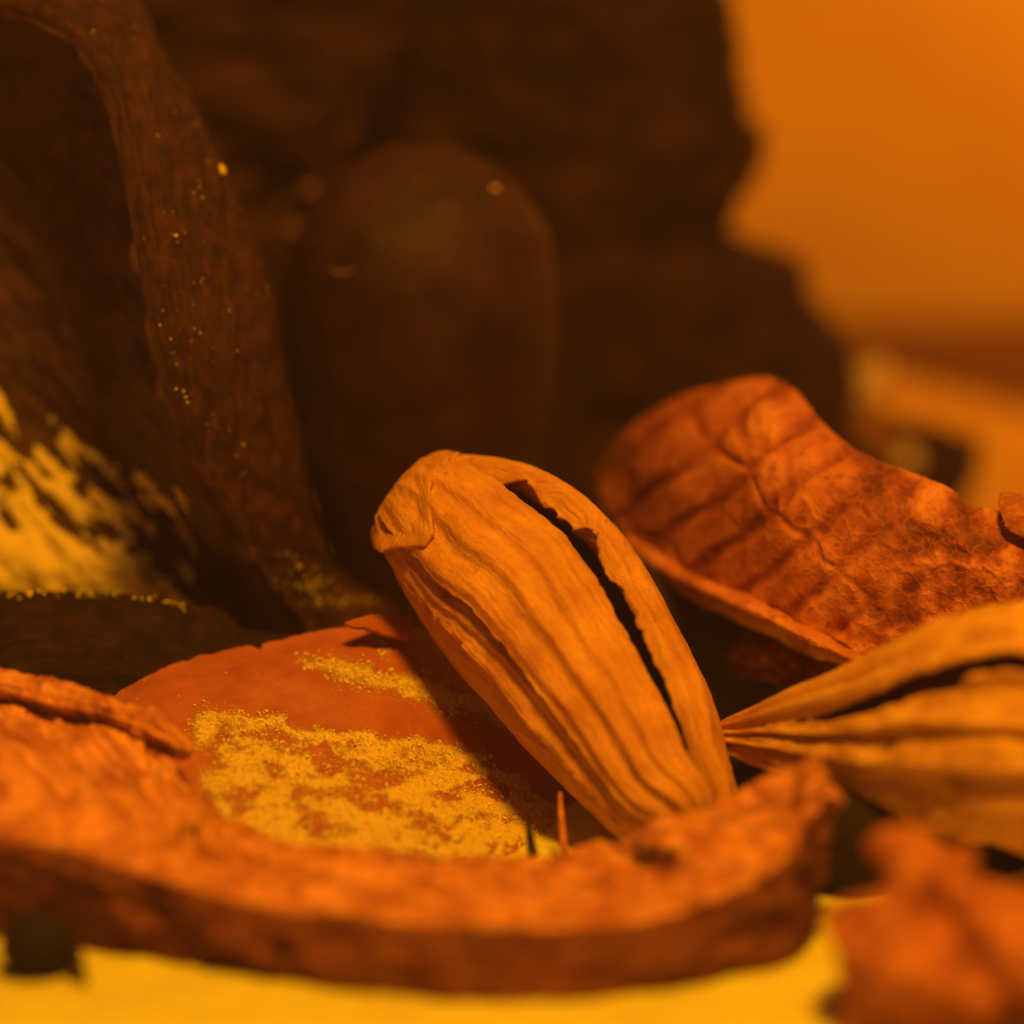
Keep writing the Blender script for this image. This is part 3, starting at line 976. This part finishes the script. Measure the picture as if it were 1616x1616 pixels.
# ------------------------------------------------------------------ dark husk at the left
rim = [(-80, 8, 163), (0, 22, 162), (70, 40, 161), (130, 85, 160.4), (166, 165, 160), (196, 290, 159.6), (222, 440, 159.4), (250, 590, 159.6), (288, 715, 160.2), (338, 825, 161.2), (395, 915, 162.5), (462, 990, 164), (450, 1070, 165), (260, 1110, 166), (50, 1115, 166), (-150, 1100, 166), (-280, 900, 167), (-330, 600, 166), (-300, 300, 165), (-200, 70, 164)]
outr = [(-110, -90, 168), (60, -95, 168), (185, -50, 167.5), (248, 70, 164.6), (303, 165, 164), (353, 270, 163.6), (402, 380, 163.6), (438, 500, 163.6), (456, 620, 163.8), (482, 740, 164.2), (500, 835, 165), (540, 912, 167.4), (625, 975, 167.6), (530, 1080, 169), (260, 1130, 170), (50, 1135, 171), (-180, 1120, 171), (-380, 950, 172), (-440, 600, 171), (-400, 250, 170)]
# roll the two lists into step: outr[0] pairs rim[0]; both have 20 entries
rim, outr = np.array(rim, float), np.array(outr, float)
NJ = 260
Rm, Ou = spline(rim, NJ, True), spline(outr, NJ, True)
cx, cy = -20.0, 560.0


def ring(src, s, d):
    o_ = src.copy()
    o_[:, 0] = cx + (src[:, 0] - cx) * s
    o_[:, 1] = cy + (src[:, 1] - cy) * s
    o_[:, 2] = d
    return o_


lip = Rm * 0.82 + Ou * 0.18
lip[:, 2] = Rm[:, 2] - 0.25
gro = Rm * 0.74 + Ou * 0.26
gro[:, 2] = Rm[:, 2] + 0.30
mid = Rm * 0.55 + Ou * 0.45
mid[:, 2] = Rm[:, 2] + 0.55
mid2 = Rm * 0.22 + Ou * 0.78
mid2[:, 2] = Rm[:, 2] * 0.6 + Ou[:, 2] * 0.4
outer_rings = [Rm, lip, gro, mid, mid2, Ou, ring(Ou, 0.97, 173), ring(Ou, 0.8, 178), ring(Ou, 0.4, 181), ring(Ou, 0.02, 182)]
go = spline(np.stack(outer_rings), 150)
G = P(go)
dsp = 0.16 * fbm(np.stack([go[..., 0] * 0.05, go[..., 1] * 0.006, go[..., 2] * .3], -1), 4, .6) + 0.08 * fbm(G * 1.6, 4, 0.6)
No = normals(G, True)
if No[45, 60, 1] > 0:
    No = -No
G = G + No * (dsp * smooth(np.linspace(0, 1, 150), 0.01, 0.08)[:, None])[..., None]
G[..., 2] = np.maximum(G[..., 2], 0.05)
base = np.array([P([60, 560, 170])[0], P([60, 560, 170])[1], 0.0])
husk = thing('hollow_husk', 'tall dark fibrous hollow husk at the left with pale deposits inside', 'husk', base)
grid_mesh('outer_wall', G, M_HUSK, husk, base, closed_j=True, N=No)
Ghusk, Nhusk, gpx = G, No, go
inner_rings = [Rm, ring(Rm, 0.965, Rm[:, 2] + 1.2), ring(Rm, 0.86, Rm[:, 2] + 3.0), ring(Rm, 0.62, 167.0), ring(Rm, 0.3, 168.5), ring(Rm, 0.02, 169)]
gi = spline(np.stack(inner_rings), 130)
x, y = gi[..., 0], gi[..., 1]
ang = deg(52)
a_ = x * math.cos(ang) + y * math.sin(ang)
b_ = -x * math.sin(ang) + y * math.cos(ang)
streak = fbm(np.stack([a_ * 0.010, b_ * 0.034, 0 * x + 2], -1), 5, 0.62)
line = y - np.interp(x, [-200, 0, 120, 200, 290, 420], [700, 775, 815, 875, 930, 1010])
pale = 0.58 + line / 130.0 + 0.75 * streak * smooth(line, -290, -60) - 0.25 * smooth(-line, 150, 260) * 1.0
blob = fbm(np.stack([x * 0.014, y * 0.018, 0 * x + 9], -1), 3)
pale = pale - 0.5 * smooth(blob, 0.25, 0.5) + 0.9 * smooth(-line, 0, 40) * smooth(streak, 0.0, .30) * (1 - smooth(-line, 190, 300))
pale = np.clip(pale, 0, 1) * (1 - smooth(x, 290, 330))
Gi = P(gi)
Gi = displace(Gi, 0.30 * streak + 0.12 * fbm(Gi * 0.8, 3), True)
Gi[0] = P(Rm)
Gi[..., 2] = np.maximum(Gi[..., 2], 0.1)
grid_mesh('lining', Gi, M_LINING, husk, base, closed_j=True, attrs={'pale': pale})

# pale dust on the husk, with its glints painted as pale grains
pts, nn = [], []
clusters = [(455, 885, 12, 14, 26), (492, 922, 24, 10, 110), (545, 950, 28, 5, 110), (268, 332, 5, 5, 5), (311, 303, 7, 14, 10), (268, 385, 5, 14, 6), (315, 440, 4, 6, 4), (420, 460, 4, 10, 5),
            (300, 200, 26, 26, 14), (300, 620, 6, 10, 7), (345, 680, 26, 20, 16), (290, 540, 24, 50, 24), (150, 45, 14, 14, 5), (217, 55, 6, 14, 6), (360, 840, 40, 40, 6), (330, 400, 60, 90, 20), (385, 745, 12, 10, 3)]
vis = ((CAM - Ghusk) * Nhusk).sum(-1) > 0
cand = np.argwhere(vis[8:80]) + [8, 0]
cp = gpx[cand[:, 0], cand[:, 1], :2]
for (qx, qy, sx, sy, k) in clusters:
    for _ in range(k):
        q = np.array([RNG.normal(qx, sx), RNG.normal(qy, sy)])
        j = np.argmin(((cp - q) ** 2).sum(1))
        ii = tuple(cand[j])
        pts.append(Ghusk[ii] + RNG.normal(0, 0.05, 3))
        nn.append(Nhusk[ii])
grains('dust_glints', np.array(pts), np.array(nn), 0.024, M_POWDER, husk, base, 1.5, 5)

# ------------------------------------------------------------------ near-black pod lying at the left, in front of the husk
base = np.array([P([100, 1060, 162])[0], P([100, 1060, 162])[1], 0.0])
bpod = thing('dark_pod', 'near black wrinkled pod lying low at the left edge, below the hollow husk', 'pod', base)
axb = [(-260, 1090, 162.5), (-120, 1080, 162.2), (0, 1078, 162), (130, 1078, 162), (250, 1078, 162), (330, 1072, 162), (400, 1060, 162), (450, 1030, 162), (486, 1008, 162)]
hwb = [60, 120, 142, 144, 134, 114, 84, 36, 3]
flat_sweep('pod_body', axb, hwb, 0.55, M_BLACKPOD, bpod, base, 6, 0.14, 160, 60, 0.8)
cA = P(polyspline(np.array([(-40, 944, 161.4), (40, 938, 161.3), (120, 936, 161.3), (215, 942, 161.3), (300, 957, 161.4)], float), 400))
sel = fbm(np.stack([np.linspace(0, 40, 400), np.zeros(400), np.zeros(400)], -1), 3) + 0.15 > RNG.random(400) * 0.9
pp = cA[sel] + RNG.normal(0, 1, (sel.sum(), 3)) * [0.06, 0.1, 0.07]
pp2 = P(np.stack([RNG.uniform(10, 420, 60), RNG.uniform(955, 985, 60), 160.2 + 0 * np.zeros(60)], -1))
grains('rim_dust', pp, np.zeros_like(pp), 0.042, M_POWDER, bpod, base, 1.5, 8)

# ------------------------------------------------------------------ dark berry standing behind the pod
cx_, d_b = 665.0, 174.0
ztop = P([cx_, 220, d_b])[2]
bc = P([cx_, 600, d_b])
bc[2] = ztop / 2
rad = 214 * d_b / FPX
th = np.linspace(0.0, math.pi, 90)
phb = np.linspace(0, 2 * math.pi, 120, endpoint=False)
ct = np.cos(th)
zeq = P([cx_, 440, d_b])[2]
zz = np.where(ct > 0, zeq + ct * (ztop - zeq), zeq + ct * zeq) - ztop / 2
prof = rad * np.sin(th) ** np.where(ct > 0, 1.0, 1.15)
G = np.stack([prof[:, None] * np.cos(phb), prof[:, None] * np.sin(phb), zz[:, None] + 0 * phb], -1)
Nb = G / (np.linalg.norm(G, axis=-1, keepdims=True) + 1e-9)
G = bc + G + Nb * (0.22 * fbm(G * 0.28 + 2, 3) + 0.05 * fbm(G * 1.4, 4))[..., None]
G[..., 2] = np.maximum(G[..., 2], 0.02)
o = grid_mesh('dark_berry', G, M_BERRY, base=[bc[0], bc[1], 0], closed_j=True, N=Nb)
tag(o, 'tall rounded near black dried berry standing behind the leaning pod', 'berry')


# ------------------------------------------------------------------ rough dark chunks at the back
def chunk(name, ys, xl, xr, dc, half_d, mat, seed, rough, label, cat, steep=0.0):
    nyy, nph = 150, 150
    yy = np.linspace(ys[0], ys[-1], nyy)
    L_ = np.interp(yy, ys, xl)
    R_ = np.interp(yy, ys, xr) + 9 * fbm(np.stack([yy * 0.022, 0 * yy + seed, 0 * yy], -1), 3, 0.6)
    ph_ = np.linspace(0, 2 * math.pi, nph, endpoint=False)
    cpx = (L_ + R_) / 2
    hwp = (R_ - L_) / 2
    c0 = P(np.stack([cpx, yy, dc + 0 * yy], -1))
    c0[:, 1] = P([808, 500, dc])[1]
    hx = hwp * dc / FPX
    cs, sn = np.cos(ph_), np.sin(ph_)
    ex = np.sign(cs) * np.abs(cs) ** 0.8
    ey = np.sign(sn) * np.abs(sn) ** 0.8
    G_ = np.empty((nyy, nph, 3))
    G_[..., 0] = c0[:, 0:1] + hx[:, None] * ex
    G_[..., 1] = c0[:, 1:2] + half_d * ey
    G_[..., 2] = c0[:, 2:3]
    Nn = np.stack([ex + 0 * G_[..., 0], ey + 0 * G_[..., 0], 0 * G_[..., 0]], -1)
    Nn /= np.linalg.norm(Nn, axis=-1, keepdims=True)
    d1 = fbm(G_ * 0.20 + seed, 4, 0.55)
    d2 = fbm(G_ * 0.75 + seed * 2, 4, 0.6)
    side_k = 0.10 + 0.90 * np.abs(sn)[None]
    G_ = G_ + Nn * (rough * (1.3 * d1 * side_k + 0.35 * d2 * (0.3 + 0.7 * side_k)))[..., None]
    cap_ = np.array([c0[0, 0], c0[0, 1], c0[0, 2] + 0.6])
    top = [cap_ + (G_[0] - cap_) * k + [0, 0, 0.7 * (1 - k)] for k in (0.02, 0.5, 0.85)]
    G_ = np.concatenate([np.array(top), G_])
    Nn = np.concatenate([np.zeros((3, nph, 3)) + [0, 0, 1], Nn])
    G_[..., 2] = np.maximum(G_[..., 2], 0.02)
    o_ = grid_mesh(name, G_, mat, base=[G_[..., 0].mean(), G_[..., 1].mean(), 0], closed_j=True, N=Nn)
    tag(o_, label, cat)
    return o_


ys = [-120, -60, 0, 60, 130, 170, 200, 250, 290, 330, 370, 394, 408, 440, 460, 500, 540, 600, 680, 760, 905]
xr = [1090, 1132, 1150, 1160, 1172, 1176, 1204, 1200, 1178, 1148, 1152, 1216, 1266, 1270, 1272, 1304, 1338, 1350, 1352, 1362, 1385]
xl = [700, 640, 600, 580, 570, 560, 560, 560, 560, 560, 560, 560, 560, 560, 560, 560, 560, 560, 560, 560, 560]
chunk('bark_chunk', ys, xl, xr, 200.0, 8.0, M_BARK, 3.0, 1.0, 'massive rough dark chunk with knobbly right outline rising behind everything', 'bark')
ys = [-130, -40, 60, 160, 240, 330, 430, 600, 880]
xr = [690, 672, 640, 596, 560, 510, 470, 460, 470]
xl = [150, 130, 120, 110, 110, 110, 100, 90, 80]
chunk('bark_chunk', ys, xl, xr, 190.0, 5.0, M_BARK2, 8.0, 1.1, 'brown rough slab with slanting right edge between dark husk and dark berry', 'bark')

# ------------------------------------------------------------------ small things at the right back
rows = [[(1325, 560, 206), (1390, 640, 206), (1470, 668, 206), (1552, 690, 206)],
        [(1330, 640, 204), (1395, 690, 204), (1470, 712, 204.5), (1546, 724, 205)],
        [(1335, 720, 203), (1400, 755, 203), (1472, 768, 203.5), (1534, 768, 204)],
        [(1340, 836, 202), (1400, 830, 202.6), (1475, 812, 205), (1515, 806, 207)]]
g = patch(rows, 50, 60)
G = displace(P(g), 0.3 * fbm(P(g) * 0.5, 4))
G[..., 2] = np.maximum(G[..., 2], 0.9)
o = grid_mesh('dark_flake', G, M_BARK, base=[G[..., 0].mean(), G[..., 1].mean(), 0], thick=0.8)
tag(o, 'dark angular flake standing on the table behind the red leaf at right', 'flake')

# ------------------------------------------------------------------ crumbs
import mathutils.bvhtree as bt


def pixel_hit(px, py):
    """first surface under a photo pixel, in world mm"""
    dg = bpy.context.evaluated_depsgraph_get()
    o_ = Vector(CAM * MM)
    dv = Vector((P([px, py, 200.0]) - CAM)).normalized()
    ok, loc, nor, _i, ob, _m = SC.ray_cast(dg, o_, dv)
    return np.array(loc) / MM, np.array(nor), ob


bpy.context.view_layer.update()
CR = [  # px, py, width px, height px, slant deg, material, label
    (1368, 606, 26, 46, -35, M_CRUMB, 'elongated pale crumb, the highest one beside the dark flake at right'),
    (1362, 672, 36, 40, 0, M_DULL, 'dim broad tan crumb under the elongated pale crumb at right'),
    (1400, 700, 24, 22, 0, M_DULL, 'dim small tan crumb on the face of the dark flake'),
    (1431, 727, 20, 20, 0, M_CRUMB, 'round bright crumb low on the dark flake just above the red leaf'),
    (350, 268, 6, 9, 20, M_POWDER, 'bright pale speck on the upper right edge of the hollow husk'),
    (448, 315, 4, 5, 0, M_CRUMB, 'tiny pale speck between the hollow husk and the berry'),
    (487, 299, 13, 9, 0, M_DULL, 'dull tan crumb left of the top of the dark berry'),
    (462, 362, 12, 9, 35, M_DULL, 'dull slanted tan crumb near the left side of the dark berry'),
    (780, 298, 8, 5, 10, M_CRUMB, 'pale chip on the upper right of the dark berry'),
    (785, 285, 16, 14, 0, M_BARK2, 'brown scab above the pale chip on the dark berry'),
    (585, 1568, 9, 6, 0, M_DULL, 'tiny tan crumb on the pale sheet below the slice, left of centre'),
    (1447, 1556, 4, 3, 0, M_DULL, 'tiny crumb on the lower right folded peel'),
    (1290, 1590, 12, 7, 10, M_DULL, 'small tan crumb on the pale sheet beside the lower right folded peel'),
]
for k, (qx, qy, w_, h_, sl, mt, lb) in enumerate(CR):
    hit, nor, ob = pixel_hit(qx, qy) if k else pixel_hit(1364, 650)
    hit = P([qx, qy, to_px(hit)[2]])
    d_ = to_px(hit)[2]
    s_ = d_ / FPX
    ca, sa = math.cos(deg(sl)), math.sin(deg(sl))
    dep = min(w_, h_) * s_ * 0.7
    view = (CAM - hit) / np.linalg.norm(CAM - hit)
    V_, F_ = lump(hit + view * dep * 0.35, (w_ * s_, dep, h_ * s_), 20 + k, 0.3, 20, 12, 1.1, [[ca, 0, sa], [0, 1, 0], [-sa, 0, ca]])
    o = mesh_from('crumb', V_, F_, mt, base=V_.mean(0))
    tag(o, lb, 'crumb', 'crumbs and specks')

hits = [pixel_hit(x_, y_)[0] for x_, y_ in ((522, 425), (530, 430), (541, 431), (552, 427), (559, 421))]
hp = to_px(np.array(hits))
hp[:, 2] -= 0.08
o = tube('hair', hp, [0.010, 0.018, 0.018, 0.018, 0.008], M_CRUMB, base=P(hp)[2])
tag(o, 'fine curved pale hair clinging to the left of the dark berry', 'hair')

o = tube('stalk', [(884, 1252, 152.2), (885, 1280, 151.6), (888, 1315, 150.8), (892, 1365, 149.8)], [0.08, 0.11, 0.13, 0.15], M_RED, base=P([893, 1365, 149.8]))
tag(o, 'short thin orange stalk between the leaning pod and the foreground slice', 'stalk')
o = tube('thorn', [(833, 1298, 150.6), (836, 1318, 150.2), (841, 1350, 149.8)], [0.06, 0.14, 0.2], M_BLACK, base=P([841, 1350, 149.8]))
tag(o, 'tiny dark thorn poking up behind the foreground slice', 'thorn')

# dark bud at the lower left, with its stalk
dq = ground_d(1548)
b0 = P([62, 1492, dq])
V_, F_ = lump(b0, (62 * dq / FPX, 1.2, 57 * dq / FPX), 40, 0.10, 32, 20, 0.9)
V_[:, 2] = np.maximum(V_[:, 2], 0.02)
bb = np.array([b0[0], b0[1], 0.0])
bud = thing('dark_bud', 'blurred black brown bud in the lower left corner in front of the slice', 'bud', bb)
mesh_from('head', V_, F_, M_BLACK, bud, bb)
tube('stalk', [(112, 1478, dq - 0.4), (122, 1515, dq - 0.8), (133, 1558, ground_d(1560) - 0.2), (138, 1574, ground_d(1576))], [0.25, 0.22, 0.16, 0.1], M_BLACK, bud, bb)

# dark seed in the gap under the lying pod, enlarged to black it out
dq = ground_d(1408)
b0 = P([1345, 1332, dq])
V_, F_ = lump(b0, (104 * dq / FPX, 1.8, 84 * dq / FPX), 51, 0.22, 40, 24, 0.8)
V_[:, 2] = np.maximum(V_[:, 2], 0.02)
o = mesh_from('dark_lump', V_, F_, M_BLACK, base=[b0[0], b0[1], 0])
tag(o, 'black seed enlarged to fill the shadowed gap under the lying pod', 'seed')

def dark_hunk(name, px, py, pyb, wpx, hpx, dep, seed, mat, label, cat):
    dq_ = ground_d(pyb)
    b_0 = P([px, py, dq_])
    v_, f_ = lump(b_0, (wpx * dq_ / FPX, dep, hpx * dq_ / FPX), seed, 0.28, 48, 30, 1.0)
    v_[:, 2] = np.maximum(v_[:, 2], 0.02)
    o_ = mesh_from(name, v_, f_, mat, base=[b_0[0], b_0[1], 0])
    tag(o_, label, cat)


dark_hunk('shade_filler', 1140, 1010, 1180, 250, 155, 3.0, 61, M_BLACK, 'dark shard added as shade in the hollow beneath the crinkled red leaf', 'filler')  # added lump, keeps the hollow under the leaf dark
dark_hunk('dark_lump', 1500, 1330, 1390, 130, 70, 2.0, 66, M_BLACK, 'black lump added as shade above the lower right folded peel, under the thick end of the lying pod', 'seed')  # added lump, blackens the space under the pod

dark_hunk('brown_filler', 1205, 1235, 1300, 62, 62, 1.6, 71, M_BARK, 'dark brown shard added to close the bright gap between the leaning pod and the tip of the slice', 'filler')  # added lump, hides the lit sheet between pod and slice

# added dark strip, shaped after the shadow-like band at the wall foot
yb = WALL_Y - 0.1


def gy(px, py):
    return P([px, py, ground_d(py)])


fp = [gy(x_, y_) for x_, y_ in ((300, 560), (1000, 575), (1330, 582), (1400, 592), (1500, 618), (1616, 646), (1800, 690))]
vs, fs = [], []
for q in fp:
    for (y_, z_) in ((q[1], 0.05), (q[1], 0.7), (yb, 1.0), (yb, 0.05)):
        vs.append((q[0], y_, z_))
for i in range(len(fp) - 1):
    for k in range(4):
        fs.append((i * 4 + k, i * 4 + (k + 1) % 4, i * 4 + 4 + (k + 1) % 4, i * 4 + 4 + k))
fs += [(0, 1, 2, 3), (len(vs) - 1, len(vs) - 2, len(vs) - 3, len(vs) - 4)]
o = mesh_from('dark_band_strip', np.array(vs), fs, M_BAND, base=fp[2], smooth_shade=False)
tag(o, 'dark brown strip added for the shadow-like band along the foot of the orange wall', 'strip')

# ------------------------------------------------------------------ haze volume added to lift the blacks like a film fade
hb = np.array([(x_, y_, z_) for x_ in (-200, 200) for y_ in (-230, WALL_Y + 20) for z_ in (-1000, 185)], float)
hf = [(0, 1, 3, 2), (4, 6, 7, 5), (0, 4, 5, 1), (2, 3, 7, 6), (0, 2, 6, 4), (1, 5, 7, 3)]
hm = bpy.data.materials.new('fade_haze')
hm.use_nodes = True
hm.node_tree.nodes.clear()
ho = hm.node_tree.nodes.new('ShaderNodeOutputMaterial')
hv = hm.node_tree.nodes.new('ShaderNodeVolumePrincipled')
hv.inputs['Color'].default_value = (0.95, 0.72, 0.95, 1)
hv.inputs['Density'].default_value = 0.23
hm.node_tree.links.new(hv.outputs['Volume'], ho.inputs['Volume'])
hz = mesh_from('haze', hb, hf, hm, base=[0, 0, 0], smooth_shade=False)
hz['kind'] = 'stuff'
